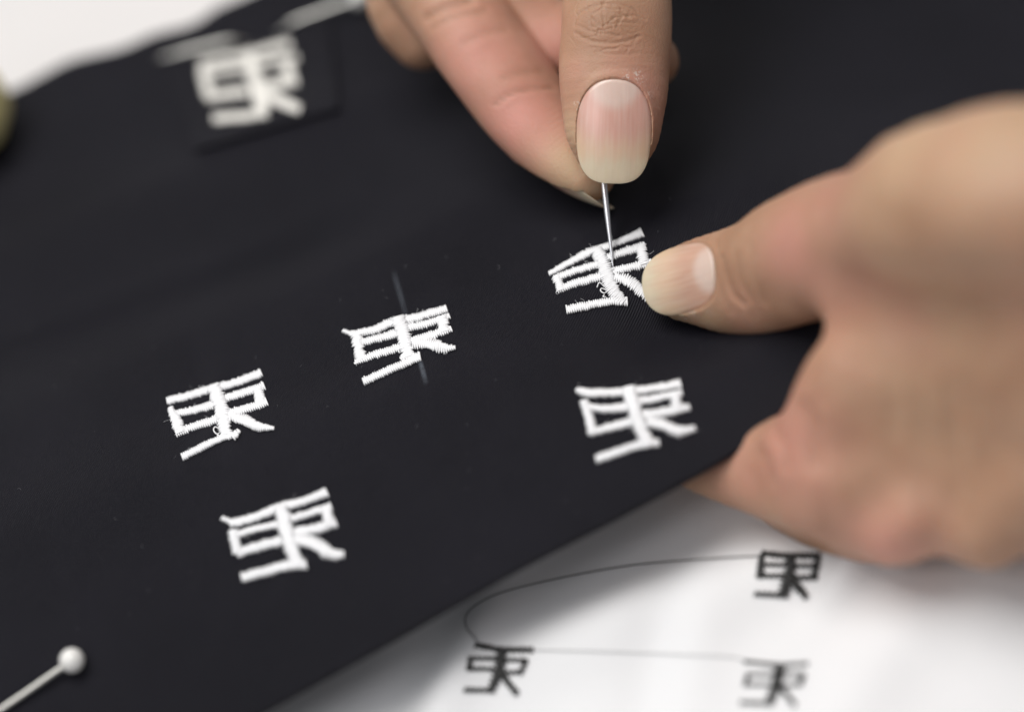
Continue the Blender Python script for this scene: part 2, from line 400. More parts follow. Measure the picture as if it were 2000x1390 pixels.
# ------------------------------------------------------------------ embroidery
def satin(px_poly, zf, off, pitch, thick, arch, z0):
    """rows of thread laid across a stroke; px_poly = (x, y, width) in photo pixels"""
    P = catmull(px_poly, 8) if len(px_poly) > 2 else np.array([np.array(px_poly[0]) * (1 - t) + np.array(px_poly[1]) * t for t in np.linspace(0, 1, 9)])
    w3 = hit(P[:, 0], P[:, 1], zf, z0)
    L = np.concatenate([[0], np.cumsum(np.linalg.norm(np.diff(w3, axis=0), axis=1))])
    n = max(4, int(L[-1] / pitch)); s = np.linspace(0, L[-1], n)
    C = np.stack([np.interp(s, L, P[:, k]) for k in range(3)], 1)
    T = np.gradient(C[:, :2], axis=0); T /= np.linalg.norm(T, axis=1)[:, None] + 1e-9
    N = np.stack([-T[:, 1], T[:, 0]], 1)
    ii = np.arange(n); ia = np.minimum(2 * ((ii + 1) // 2), n - 1); ib = np.minimum(2 * (ii // 2) + 1, n - 1)   # zigzag: ends meet in pairs
    ja, jb = rng.normal(0, 0.09, n), rng.normal(0, 0.09, n); sl = 0.06
    hw = C[:, 2] / 2
    Ae = C[:, :2] + N * (hw * (1 + ja))[:, None] + T * (sl * hw)[:, None]
    Be = C[:, :2] - N * (hw * (1 + jb))[:, None] - T * (sl * hw)[:, None]
    A, B = Ae[ia], Be[ib]
    us = np.array([0, 0.12, 0.32, 0.5, 0.68, 0.88, 1.0])
    prof = np.array([-0.3, 0.65, 0.95, 1.0, 0.95, 0.65, -0.3])
    V, F = [], []
    jh = 1 + rng.normal(0, 0.10, n)
    pts_px = A[:, None] * (1 - us)[None, :, None] + B[:, None] * us[None, :, None]
    g = hit(pts_px[..., 0], pts_px[..., 1], zf, z0)
    nr = nrm_of(zf, g)
    g = g + nr * ((prof[None] * arch * jh[:, None] + off)[..., None])
    c = 0
    for i in range(n):
        v, f = tube(g[i], thick * np.array([0.7, 1, 1, 1, 1, 1, 0.7]), 5, True)
        V.append(v); F += [tuple(k + c for k in q) for q in f]; c += len(v)
    for k in range(max(1, n // 14)):                       # stray fibres
        i = rng.integers(0, n); e = (A if rng.random() < .5 else B)[i]; q = np.array([e, e + rng.normal(0, 3.0, 2), e + rng.normal(0, 5.0, 2)])
        w = hit(q[:, 0], q[:, 1], zf, z0); w[:, 2] += np.array([0.1, 0.35, 0.3])
        v, f = tube(catmull(w, 3), 0.022, 3, False); V.append(v); F += [tuple(k2 + c for k2 in q2) for q2 in f]; c += len(v)
    # underlay
    usb = np.linspace(0.2, 0.8, 5)
    pb = A[:, None] * (1 - usb)[None, :, None] + B[:, None] * usb[None, :, None]
    gb = hit(pb[..., 0], pb[..., 1], zf, z0)
    gb = gb + nrm_of(zf, gb) * ((np.array([0.1, .55, .65, .55, 0.1]) * arch + off - 0.02)[None, :, None])
    V.append(gb.reshape(-1, 3)); F += [tuple(int(k) + c for k in q) for q in grid_faces(n, 5)]
    return np.vstack(V), F
NAMES = {}
def character(parent, origin, factor, strokes, zf, mat, z0, scale_t=1.0, label=None, pitch=0.205, thick=0.16, arch=0.21, loops=(), wid=1.12):
    ox, oy = origin
    conv = lambda q: [(ox + a / factor, oy + b / factor, c / factor) for a, b, c in q]
    allp = np.array([p for s in strokes for p in conv(s[1])])
    cen = hit(np.array([allp[:, 0].mean()]), np.array([allp[:, 1].mean()]), zf, z0)[0]
    ch = empty_obj('embroidered_character', cen, parent)
    if label: ch['label'] = label
    for k, (lay, q) in enumerate(strokes):
        v, f = satin([(x_, y_, w_ * wid) for x_, y_, w_ in conv(q)], zf, 0.02 + lay * 0.13 + 0.01 * k, pitch, thick, arch * scale_t, z0)
        mesh_obj('stroke', v, f, mat, ch)
    for lp in loops:
        q = np.array(conv([(a, b, 1) for a, b in lp[0]]))
        w = hit(q[:, 0], q[:, 1], zf, z0); w[:, 2] += np.array(lp[1])
        v, f = tube(catmull(w, 6), 0.13, 6); mesh_obj('loose_thread', v, f, mat, ch)
    return ch

SYM_A = [(0, [(205,728,50),(420,610,75),(700,460,95),(880,400,80),(1100,320,75),(1350,215,105)]),
 (0, [(270,790,80),(480,705,80),(800,610,90)]), (0, [(930,525,90),(1150,450,100),(1390,385,105)]),
 (1, [(295,760,105),(355,935,105)]), (0, [(310,925,85),(560,835,90),(870,755,95)]),
 (0, [(980,700,85),(1250,640,95),(1470,590,105)]), (1, [(1330,380,125),(1385,610,125)]),
 (2, [(790,430,150),(890,640,165),(955,850,150),(1040,1000,150),(1120,1085,110)]),
 (1, [(420,1180,95),(700,1120,95),(950,1075,90),(1165,1075,95)]), (1, [(1020,770,110),(1180,815,130),(1300,910,135),(1430,1020,110)])]
LOOP_A = [([(905,930),(860,925),(850,960),(890,985),(905,960)], [0.2,.5,.6,.5,.2]), ([(890,990),(880,1025),(910,1020)], [.2,.5,.2]), ([(900,900),(840,870),(800,905)], [.1,.9,.3])]
SYM_B = [(0, [(250,705,60),(450,675,75),(680,580,85),(900,540,80),(1240,445,75)]), (0, [(160,675,34),(250,712,44)]),
 (0, [(320,805,75),(500,760,75),(720,700,85)]), (0, [(820,645,75),(1050,598,75),(1270,520,55)]),
 (1, [(305,720,105),(350,985,105)]), (0, [(290,1010,55),(480,930,70),(780,845,80)]),
 (0, [(860,795,80),(1100,720,85),(1290,655,55)]), (1, [(1195,530,105),(1225,690,105)]),
 (2, [(735,540,140),(800,740,130),(845,960,125)]), (1, [(775,970,70),(970,945,80)]),
 (1, [(375,1215,75),(600,1110,75),(820,1020,70),(965,965,60)]), (1, [(890,810,120),(1060,808,105),(1200,860,110),(1335,862,30)])]
LOOP_B = [([(800,950),(765,965),(780,990),(810,985)], [.2,.5,.5,.2]), ([(300,1010),(285,1020),(300,1035),(330,1010)], [.2,.4,.5,.2])]
SYM_C = [(0, [(210,600,88),(480,530,80),(740,450,90),(980,390,85),(1275,280,85)]),
 (0, [(300,745,70),(450,715,80),(740,640,90)]), (0, [(850,572,80),(1060,510,85),(1310,430,88)]),
 (1, [(245,680,60),(310,800,110),(365,960,115)]), (0, [(310,962,85),(520,885,85),(790,800,88)]),
 (0, [(880,735,75),(1100,690,85),(1340,612,85)]), (1, [(1235,440,110),(1270,620,110)]),
 (2, [(740,435,140),(830,700,145),(885,985,125)]), (1, [(385,1240,75),(620,1120,75),(820,1030,70),(1000,975,75)]),
 (2, [(965,1030,60),(1030,950,45)]), (1, [(910,775,100),(1060,800,115),(1240,890,105),(1425,915,28)])]
LOOP_C = [([(810,920),(765,910),(750,950),(780,985),(815,960)], [.2,.6,.7,.5,.2]), ([(800,985),(790,1000),(830,1005)], [.2,.5,.2]), ([(270,880),(330,860),(350,840)], [.4,.5,.4])]
SYM_D = [(0, [(150,352,36),(230,385,90),(480,390,88),(750,370,95),(1050,335,82),(1325,285,92)]),
 (0, [(210,500,50),(310,548,65),(500,572,85),(740,540,92)]), (0, [(840,482,88),(1050,450,78),(1340,388,66)]),
 (1, [(235,480,90),(300,680,98),(340,855,105)]), (0, [(300,842,78),(560,770,88),(820,705,92)]),
 (0, [(910,640,95),(1180,600,98),(1425,550,76)]), (1, [(1265,385,108),(1300,610,115)]),
 (2, [(740,335,140),(830,640,140),(900,850,140),(985,985,125)]), (1, [(375,1140,88),(650,1050,88),(900,970,88),(1080,960,78)]),
 (1, [(950,720,120),(1150,750,115),(1300,828,105),(1485,790,55)])]
SYM_E = [(0, [(205,488,55),(310,540,66)]), (0, [(300,560,95),(600,480,98),(900,360,98),(1150,300,92),(1440,190,105)]),
 (0, [(370,692,76),(600,622,78),(870,565,88)]), (0, [(1010,505,86),(1250,432,86),(1490,358,86)]),
 (1, [(330,640,105),(390,905,115)]), (0, [(380,912,105),(620,832,108),(900,755,108)]),
 (0, [(1030,668,105),(1300,620,112),(1550,552,95)]), (1, [(1435,368,125),(1480,590,125)]),
 (2, [(895,365,165),(975,650,165),(1020,850,155),(1125,1060,145)]), (1, [(440,1200,105),(700,1130,105),(950,1062,105),(1200,1045,105)]),
 (1, [(1070,742,140),(1300,790,145),(1480,918,135),(1640,928,75)])]
SYM_F = [(0, [(560,335,75),(900,262,75),(1150,205,75),(1430,130,90)]),
 (0, [(560,440,60),(980,365,66)]), (0, [(1090,335,66),(1500,272,66)]), (1, [(585,370,85),(640,630,92)]),
 (0, [(615,648,85),(1020,592,88)]), (0, [(1140,548,88),(1500,492,88)]), (1, [(1395,290,90),(1450,510,90)]),
 (2, [(1030,230,125),(1100,500,125),(1175,800,120)]), (1, [(690,868,80),(950,850,80),(1210,815,80)]),
 (1, [(1180,620,95),(1350,700,105),(1530,780,85)])]
SYM_G = [(0, [(535,230,26),(690,243,28),(858,244,28)]), (0, [(535,293,17),(700,298,17)]), (0, [(700,300,17),(850,298,17)]),
 (1, [(540,240,18),(532,295,34),(524,362,34)]), (0, [(518,355,20),(690,355,20)]), (0, [(690,365,20),(842,365,24)]),
 (1, [(848,255,26),(826,372,40)]), (2, [(695,238,46),(690,350,56),(650,467,48)]), (1, [(495,455,18),(570,459,18),(668,465,22)]),
 (1, [(700,360,38),(730,410,38),(788,476,28)])]
SYM_H = [(0, [(170,548,20),(300,570,20),(450,572,20)]), (0, [(145,613,13),(290,615,13)]), (0, [(295,620,13),(425,625,15)]),
 (1, [(147,608,17),(141,668,20)]), (0, [(140,665,14),(280,665,14)]), (0, [(295,682,14),(395,680,16)]), (1, [(421,620,16),(391,686,17)]),
 (2, [(300,565,38),(290,660,42),(248,772,22)]), (1, [(115,765,14),(250,768,14)]), (1, [(300,680,28),(322,722,24),(372,782,20)])]
SYM_I = [(0, [(1485,628,12),(1640,645,12),(1792,640,12)]), (0, [(1500,692,9),(1640,692,9)]), (0, [(1665,690,9),(1775,692,10)]),
 (1, [(1502,690,13),(1490,742,14)]), (0, [(1490,742,9),(1630,742,9)]), (0, [(1660,746,9),(1760,742,10)]), (1, [(1776,690,20),(1755,744,16)]),
 (2, [(1660,648,36),(1640,740,40),(1605,836,24)]), (1, [(1465,830,9),(1605,835,10)]), (1, [(1650,745,20),(1690,790,15),(1732,842,14)])]

character(black, (1040, 420), 6.318, SYM_A, z_black, M_WTHREAD, CLOTH_Z, label='white embroidered character with the needle tip resting on it', loops=LOOP_A)
character(black, (640, 520), 5.347, SYM_B, z_black, M_WTHREAD, CLOTH_Z, label='white embroidered character crossed by a faint chalk line', loops=LOOP_B)
character(black, (290, 680), 5.793, SYM_C, z_black, M_WTHREAD, CLOTH_Z, label='white embroidered character with a curled loose thread', loops=LOOP_C)
character(black, (1100, 700), 5.793, SYM_D, z_black, M_WTHREAD, CLOTH_Z, label='white embroidered character between the thumb and the near hem')
character(black, (400, 930), 6.044, SYM_E, z_black, M_WTHREAD, CLOTH_Z, label='white embroidered character near the hem and the ball-headed pin')
character(white, (1300, 1000), 2.857, SYM_G, zw, M_BTHREAD, 2, label='bold black embroidered character beside the knuckles', wid=1.3, pitch=0.4, thick=0.24, arch=0.25)
character(white, (860, 1040), 2.5, SYM_H, zw, M_BTHREAD, 2, label='black embroidered character at the end of the curved thread', wid=1.5, pitch=0.4, thick=0.22, arch=0.25)
character(white, (860, 1040), 2.5, SYM_I, zw, M_BTHREAD, 2, label='thin black embroidered character with slender strokes', wid=1.5, pitch=0.4, thick=0.2, arch=0.25)

# jump threads on the white fabric
def lay_thread(name, px, zf, z0, lift, rad, mat, parent, label=None):
    q = catmull(np.array(px, float), 10); w = hit(q[:, 0], q[:, 1], zf, z0)
    w[:, 2] += 0.2 + np.sin(np.linspace(0, math.pi, len(w))) * lift
    v, f = tube(w, rad, 6); o = mesh_obj(name, v, f, mat, parent)
    if label: o['label'] = label
lay_thread('jump_thread', [(1487, 1086), (1400, 1092), (1250, 1106), (1130, 1127), (1010, 1155), (950, 1177), (915, 1203), (913, 1228), (928, 1248), (936, 1262)], zw, 2, 1.0, 0.11, M_BTHREAD, white, 'curved loose black thread')
lay_thread('jump_thread', [(1042, 1270), (1180, 1273), (1320, 1279), (1430, 1284), (1460, 1295)], zw, 2, 0.2, 0.05, M_BTHREAD, white, 'thin straight black thread')
# chalk line on the black cloth
def chalk(px, w, peak):
    q = catmull(np.array(px, float), 10); n = len(q)
    T = np.gradient(q, axis=0); T /= np.linalg.norm(T, axis=1)[:, None]; N = np.stack([-T[:, 1], T[:, 0]], 1)
    us = np.linspace(-1, 1, 5); pp = q[:, None] + N[:, None] * us[None, :, None] * w
    g = hit(pp[..., 0], pp[..., 1], z_black); g[..., 2] += 0.06
    tpar = np.linspace(0, 1, n)
    dens = np.sin(np.pi * np.clip(tpar, 0, 1))[:, None] ** 0.7 * (1 - us ** 2)[None] * peak
    mesh_obj('chalk_mark', g.reshape(-1, 3), grid_faces(n, 5), M_CHALK, black, attrs={'dens': dens.ravel()})
chalk([(768, 528), (780, 570), (795, 622)], 7, 0.32)
chalk([(815, 690), (824, 718), (833, 752)], 6, 0.6)

# lint caught on the black cloth: short curled fibres
V, F, c = [], [], 0
for k in range(70):
    x0, y0 = rng.uniform(20, 1500), rng.uniform(380, 1250)
    an = rng.uniform(0, 6.28); L = rng.uniform(1.5, 5)
    q = np.array([(x0, y0), (x0 + L * math.cos(an), y0 + L * math.sin(an)), (x0 + L * math.cos(an) + L * math.cos(an + 1), y0 + L * math.sin(an) + L * math.sin(an + 1))])
    e = 1.5 * (q[1, 0] > 1600)
    w = hit(q[:, 0], q[:, 1], z_black); w[:, 2] += np.array([0.05, 0.22, 0.08])
    v, f = tube(catmull(w, 3), rng.uniform(0.018, 0.035), 4); V.append(v); F += [tuple(i + c for i in t) for t in f]; c += len(v)
lint = mesh_obj('lint', np.vstack(V), F, M_LINT, black); lint['kind'] = 'stuff'

# ------------------------------------------------------------------ pinned patch (far left)
PC = np.array([[322, 128], [640, 36], [662, 212], [380, 292]], float)
n1, n2 = 60, 50
a, b = np.meshgrid(np.linspace(0, 1, n1), np.linspace(0, 1, n2), indexing='ij')
pp = (PC[0] * ((1 - a) * (1 - b))[..., None] + PC[1] * (a * (1 - b))[..., None] + PC[2] * (a * b)[..., None] + PC[3] * ((1 - a) * b)[..., None])
zp = lambda x, y: z_black(x, y) + 1.15
g = hit(pp[..., 0], pp[..., 1], zp)
gb = g.copy(); gb[..., 2] -= 0.8
N = n1 * n2
F = grid_faces(n1, n2).tolist()
F += [q[::-1] for q in grid_faces(n1, n2, N).tolist()]
ring = [(i, 0) for i in range(n1)] + [(n1 - 1, j) for j in range(1, n2)] + [(i, n2 - 1) for i in range(n1 - 2, -1, -1)] + [(0, j) for j in range(n2 - 2, 0, -1)]
ids = [i * n2 + j for i, j in ring]
for k in range(len(ids)):
    p, q = ids[k], ids[(k + 1) % len(ids)]; F.append([p, q, q + N, p + N])
pv = np.vstack([g.reshape(-1, 3), gb.reshape(-1, 3)])
patch = mesh_obj('cloth_patch', pv, F, M_BLACK, smooth=False, attrs={'fab': pv * MM})
tag(patch, 'square black cloth patch with a white embroidered character, pinned on the black cloth', 'patch')
character(patch, (280, 60), 5.0, SYM_F, zp, M_CTHREAD, CLOTH_Z, label='off-white embroidered character on the pinned patch', wid=1.12)

# ------------------------------------------------------------------ pins and needle
def ball(c, r, n=24, m=14, squash=1.0):
    V, F = [], []
    for i in range(m + 1):
        th = math.pi * i / m
        for k in range(n):
            ph = 2 * math.pi * k / n
            V.append(c + r * np.array([math.sin(th) * math.cos(ph), math.sin(th) * math.sin(ph), squash * math.cos(th)]))
    for i in range(m):
        for k in range(n):
            F.append((i * n + k, (i + 1) * n + k, (i + 1) * n + (k + 1) % n, i * n + (k + 1) % n))
    return np.array(V), F
def pin(label, head, pts, r_head, r_shaft, tip_first=False):
    root = empty_obj('sewing_pin', head)
    tag(root, label, 'pin', 'ball-headed sewing pins')
    v, f = ball(np.asarray(head), r_head); mesh_obj('pin_head', v, f, M_PEARL, root)
    P = catmull(np.array(pts), 8); rad = np.full(len(P), r_shaft); rad[-6:] = np.linspace(r_shaft, 0.08, 6)
    v, f = tube(P, rad, 10); mesh_obj('pin_shaft', v, f, M_PIN, root)
    return root
h = hit(np.array([148.]), np.array([1300.]), z_black)[0] + np.array([0, 0, 2.0])
e1 = hit(np.array([-30.]), np.array([1415.]), z_black)[0] + np.array([0, 0, 0.9])
e2 = hit(np.array([-150.]), np.array([1500.]), z_black)[0] + np.array([0, 0, -0.8])
e3 = hit(np.array([-260.]), np.array([1572.]), z_black)[0] + np.array([0, 0, -1.2])
pin('steel pin with a round white head, lying on black cloth near the hem', h, [h, (h + e1) / 2, e1, e2, e3], 2.25, 0.5)
def hp(x, y, dz): return hit(np.array([float(x)]), np.array([float(y)]), zp)[0] + np.array([0, 0, dz])
hd = hp(706, 10, 2.0)
pin('steel pin holding the square patch on, its white head touching a finger', hd,
    [hd, hp(640, 29, 1.4), hp(575, 47, 0.6), hp(552, 54, -0.9), hp(520, 63, -2.4), hp(490, 72, -2.4), hp(466, 79, -0.9), hp(448, 84, 0.5), hp(390, 101, 1.0), hp(308, 124, 1.3)], 2.1, 0.62)

# the pale yellow rounded thing at the left edge
c = hit(np.array([-97.]), np.array([210.]), z_black, CLOTH_Z, off=11.6)[0] - np.array([0, 0, 11.6])
V, F = [], []
Rm, prof_n = 12.3, 28
prof = []
for i in range(prof_n + 1):
    t = i / prof_n
    z = t * 24.4
    r = Rm * (1 - abs(2 * t - 1) ** 2.1) ** (1 / 2.1) * (1 + 0.02 * math.sin(9 * t))
    prof.append((max(r, 0.01), z))
n = 40
for r, z in prof:
    for k in range(n):
        an = 2 * math.pi * k / n; rr = r * (1 + 0.025 * math.cos(8 * an))
        V.append(c + np.array([rr * math.cos(an), rr * math.sin(an), z - 0.6]))
for i in range(prof_n):
    for k in range(n): F.append((i * n + k, i * n + (k + 1) % n, (i + 1) * n + (k + 1) % n, (i + 1) * n + k))
yl = mesh_obj('pincushion', np.array(V), F, M_YELLOW, origin=c)
tag(yl, 'pale yellow rounded pincushion standing by the black cloth edge', 'pincushion')

# ------------------------------------------------------------------ hands: implicit surface -> one mesh each
def unit(v): v = np.asarray(v, float); return v / np.linalg.norm(v)
class Chain:
    def __init__(self, st, normal, per=3, cap=0.9):
        P, A, B = [], [], []
        for x, y, d, a, b in st:
            s = K * (D + d); P.append(cam_mm(x, y, d)); A.append(a * s); B.append(b * s)
        S = catmull(np.column_stack([P, A, B]), per)
        self.P, self.A, self.B = S[:, :3], S[:, 3], S[:, 4]
        self.n0 = unit(normal); self.cap = cap
        self.lo = (self.P - np.maximum(self.A, self.B)[:, None]).min(0); self.hi = (self.P + np.maximum(self.A, self.B)[:, None]).max(0)
        self.seg = []
        for i in range(len(self.P) - 1):
            T = self.P[i + 1] - self.P[i]; L = np.linalg.norm(T); T = T / L
            n = self.n0 - T * (self.n0 @ T); n /= np.linalg.norm(n); sd = np.cross(T, n)
            self.seg.append((self.P[i].astype(np.float32), np.stack([T, sd, n], 1).astype(np.float32), np.float32(L)))
    def ev(self, q):
        q = q.astype(np.float32)
        out = np.linalg.norm(np.maximum(np.maximum(self.lo - q, q - self.hi), 0), axis=1).astype(np.float32)
        near = out < 12.0
        best = np.maximum(out, 12.0)
        if near.any(): best[near] = self._ev(q[near])
        return best
    def _ev(self, q):
        best = np.full(len(q), 1e3, np.float32)
        for i, (p0, R, L) in enumerate(self.seg):
            l = (q - p0) @ R
            t = np.clip(l[:, 0] / L, 0, 1); ax = l[:, 0] - t * L
            a = self.A[i] + (self.A[i + 1] - self.A[i]) * t; b = self.B[i] + (self.B[i + 1] - self.B[i]) * t
            mn = np.minimum(a, b)
            rho = np.sqrt((l[:, 1] / a) ** 2 + (l[:, 2] / b) ** 2 + (ax / (self.cap * mn)) ** 2)
            best = np.minimum(best, (rho - 1) * mn)
        return best
def smin(a, b, k):
    h = np.clip(0.5 + 0.5 * (b - a) / k, 0, 1)
    return b + (a - b) * h - k * h * (1 - h)
class Hand:
    def __init__(self, digits, palm, kf, kp):
        self.digits, self.palm, self.kf, self.kp = digits, palm, kf, kp
    def sdf(self, q):
        d = None
        for c in self.digits: e = c.ev(q); d = e if d is None else smin(d, e, self.kf)
        p = None
        for c in self.palm: e = c.ev(q); p = e if p is None else smin(p, e, self.kp)
        return smin(d, p, self.kp)
    def normal(self, q):
        e = 0.12; g = []; d0 = self.sdf(q)
        for k in range(3):
            o = np.zeros(3); o[k] = e; g.append(self.sdf(q + o) - d0)
        g = np.stack(g, 1); return g / (np.linalg.norm(g, axis=1)[:, None] + 1e-9)
    def grid(self, h):
        ch = self.digits + self.palm
        lo = np.min([c.lo for c in ch], 0) - 4; hi = np.max([c.hi for c in ch], 0) + 4
        n = np.ceil((hi - lo) / h).astype(int) + 1
        ax = [lo[k] + h * np.arange(n[k]) for k in range(3)]
        def fieldof(chs, k):
            V = np.full(n, 40.0, np.float32)
            for c in chs:
                m = 7.0
                i0 = np.maximum(((c.lo - m - lo) / h).astype(int), 0); i1 = np.minimum(((c.hi + m - lo) / h).astype(int) + 2, n)
                g = np.stack(np.meshgrid(*[ax[j][i0[j]:i1[j]] for j in range(3)], indexing='ij'), -1)
                sh = g.shape[:3]; d = np.minimum(c.ev(g.reshape(-1, 3)).reshape(sh), 40)
                sl = tuple(slice(i0[j], i1[j]) for j in range(3))
                V[sl] = smin(V[sl], d, k)
            return V
        V = smin(fieldof(self.digits, self.kf), fieldof(self.palm, self.kp), self.kp)
        return V, lo
def surface_nets(V, lo, h):
    ins = V < 0
    nx, ny, nz = V.shape
    c = np.zeros((nx - 1, ny - 1, nz - 1), np.int8)
    for i in (0, 1):
        for j in (0, 1):
            for k in (0, 1): c += ins[i:nx - 1 + i, j:ny - 1 + j, k:nz - 1 + k]
    act = (c > 0) & (c < 8)
    I = np.argwhere(act); idx = np.full(act.shape, -1, np.int64); idx[act] = np.arange(len(I))
    acc = np.zeros((len(I), 3)); cnt = np.zeros(len(I))
    cor = [(i, j, k) for i in (0, 1) for j in (0, 1) for k in (0, 1)]
    val = {q: V[I[:, 0] + q[0], I[:, 1] + q[1], I[:, 2] + q[2]].astype(float) for q in cor}
    for q in cor:
        for a in range(3):
            if q[a] == 0:
                p = list(q); p[a] = 1; p = tuple(p)
                va, vb = val[q], val[p]; m = (va < 0) != (vb < 0)
                t = np.where(m, va / np.where(m, va - vb, 1), 0)
                for b in range(3):
                    acc[:, b] += np.where(m, q[b] + (t if b == a else 0), 0)
                cnt += m
    verts = lo + h * (I + acc / cnt[:, None])
    F = []
    for a in range(3):
        b, c2 = (a + 1) % 3, (a + 2) % 3
        s0 = [slice(None)] * 3; s1 = [slice(None)] * 3
        s0[a] = slice(0, V.shape[a] - 1); s1[a] = slice(1, V.shape[a])
        E = ins[tuple(s0)] != ins[tuple(s1)]
        J = np.argwhere(E); J = J[(J[:, b] > 0) & (J[:, c2] > 0) & (J[:, b] < V.shape[b] - 1) & (J[:, c2] < V.shape[c2] - 1)]
        flip = ins[J[:, 0], J[:, 1], J[:, 2]]
        def at(db, dc):
            K2 = J.copy(); K2[:, b] -= db; K2[:, c2] -= dc; return idx[K2[:, 0], K2[:, 1], K2[:, 2]]
        q = np.stack([at(0, 0), at(1, 0), at(1, 1), at(0, 1)], 1)
        q[~flip] = q[~flip][:, ::-1]
        F.append(q)
    return verts, np.vstack(F)
def march(hand, px):
    px = np.asarray(px, float); d = np.stack([(px[:, 0] - 1000) * K, (695 - px[:, 1]) * K, np.ones(len(px))], 1)
    dn = d / np.linalg.norm(d, axis=1)[:, None]; t = np.full(len(px), D - 110.0)
    for _ in range(90):
        q = dn * t[:, None]; q[:, 2] -= D
        t = t + 0.7 * np.clip(hand.sdf(q), -3, 8)
        t = np.minimum(t, D + 120)
    q = dn * t[:, None]; q[:, 2] -= D
    return q
class Nail:
    def __init__(self, B, t, n, w, l_prox, l_dist, rc, rl, flesh, digit=None, pp=2.3, pd=2.6):
        self.digit, self.pp, self.pd = digit, pp, pd
        self.B = np.asarray(B, float); self.n = unit(n); t = np.asarray(t, float); self.t = unit(t - self.n * (t @ self.n)); self.s = np.cross(self.t, self.n)
        self.w, self.lp, self.ld, self.rc, self.rl, self.flesh = w, l_prox, l_dist, rc, rl, flesh
        self.c1 = 0.0
    def fit(self, hand):
        a, b = np.meshgrid(np.linspace(-0.85, 0.85, 9) * self.w, np.linspace(-self.lp - 1.5, self.flesh - 2.5, 9), indexing='ij')
        a, b = a.ravel(), b.ravel(); c = np.full(len(a), 7.0)
        base = self.B + a[:, None] * self.s + b[:, None] * self.t
        for _ in range(60): c = c - 0.6 * hand.sdf(base + c[:, None] * self.n)
        ok = np.abs(c) < 6.5
        M = np.stack([np.ones_like(a), b, -a * a / 2, -b * b / 2], 1)[ok]
        k = np.linalg.lstsq(M, c[ok], rcond=None)[0]
        print('nail fit', k, 'rc', 1 / k[2], 'rl', 1 / k[3])
        self.B = self.B + self.n * (k[0] + 0.12); self.c1 = k[1]
        self.rc = 1 / np.clip(k[2], 1 / 14, 1 / 7.0); self.rl = 1 / np.clip(k[3], 1 / 90, 1 / 30)
        return self
    def local(self, q):
        r = q - self.B; return r @ self.s, r @ self.t, r @ self.n
    def height(self, a, b): return self.c1 * b - a * a / (2 * self.rc) - b * b / (2 * self.rl)
    def half(self, b):
        v = np.where(b < 0, np.clip(-b / self.lp, 0, 1), np.clip(b / self.ld, 0, 1))
        p = np.where(b < 0, self.pp, self.pd)
        return self.w * (1 - v ** p) ** (1 / p)
    def sd(self, a, b):      # rough signed distance to the outline in mm
        v = np.where(b < 0, np.abs(b) / self.lp, np.abs(b) / self.ld); p = np.where(b < 0, self.pp, self.pd)
        rho = (np.abs(a / self.w) ** p + v ** p) ** (1 / p)
        return (rho - 1) * self.w
    def mesh(self, parent, name='fingernail', tone=(0.67, 0.365, 0.30), label=None):
        nu, nv = 36, 60
        vv = np.sin(np.linspace(-math.pi / 2, math.pi / 2, nv)); uu = np.sin(np.linspace(-math.pi / 2, math.pi / 2, nu))
        b = np.where(vv < 0, vv * self.lp, vv * self.ld)
        A = uu[:, None] * np.maximum(self.half(b), 0.02)[None]; Bm = np.broadcast_to(b[None], A.shape)
        H = self.height(A, Bm) + 0.05
        # sides and root dip below the fold
        e = np.clip(-self.sd(A, Bm) / 0.5, 0, 1)
        H = H - np.where(Bm < self.flesh, 0.20 * (1 - e) ** 2, 0.06 * (1 - e) ** 2)
        top_ = self.B + A[..., None] * self.s + Bm[..., None] * self.t + H[..., None] * self.n
        th = 0.12 + 0.25 * e
        bot = top_ - th[..., None] * self.n
        v = np.vstack([top_.reshape(-1, 3), bot.reshape(-1, 3)])
        N = nu * nv; F = grid_faces(nu, nv).tolist() + [q[::-1] for q in grid_faces(nu, nv, N).tolist()]
        ring = [(i, 0) for i in range(nu)] + [(nu - 1, j) for j in range(1, nv)] + [(i, nv - 1) for i in range(nu - 2, -1, -1)] + [(0, j) for j in range(nv - 2, 0, -1)]
        ids = [i * nv + j for i, j in ring]
        for k in range(len(ids)):
            p, q = ids[k], ids[(k + 1) % len(ids)]; F.append([p, q, q + N, p + N])
        # tint: half-moon, pink bed, yellowish line, free edge
        sm = lambda x, a, b_: np.clip((x - a) / (b_ - a), 0, 1) ** 2 * (3 - 2 * np.clip((x - a) / (b_ - a), 0, 1))
        col_ = np.zeros(A.shape + (3,)); col_[:] = tone
        lun = 1 - sm(np.sqrt((A / (self.w * 0.74)) ** 2 + ((Bm + self.lp) / (self.lp * 0.66)) ** 2), 0.72, 1.14)
        col_ += (np.array([0.74, 0.60, 0.53]) - col_) * (0.7 * lun)[..., None]
        fl = self.flesh - 0.9 * (A / self.w) ** 2
        fl = fl + 0.35 * np.sin(A * 2.1 + 1.0) + 0.25 * np.sin(A * 5.3)
        yel = sm(Bm, fl - 4.5, fl + 0.3)
        col_ += (np.array([0.72, 0.53, 0.365]) - col_) * (0.85 * yel)[..., None]
        fr = sm(Bm, fl - 0.3, fl + 2.6)
        col_ += (np.array([0.70, 0.605, 0.435]) - col_) * fr[..., None]
        sidey = sm(np.abs(A) / self.w, 0.62, 1.0) * (1 - fr) * sm(Bm, -self.lp * 0.5, self.flesh)
        col_ += (np.array([0.70, 0.50, 0.31]) - col_) * (0.6 * sidey)[..., None]
        rn = np.random.default_rng(5); sp = np.zeros(A.shape)
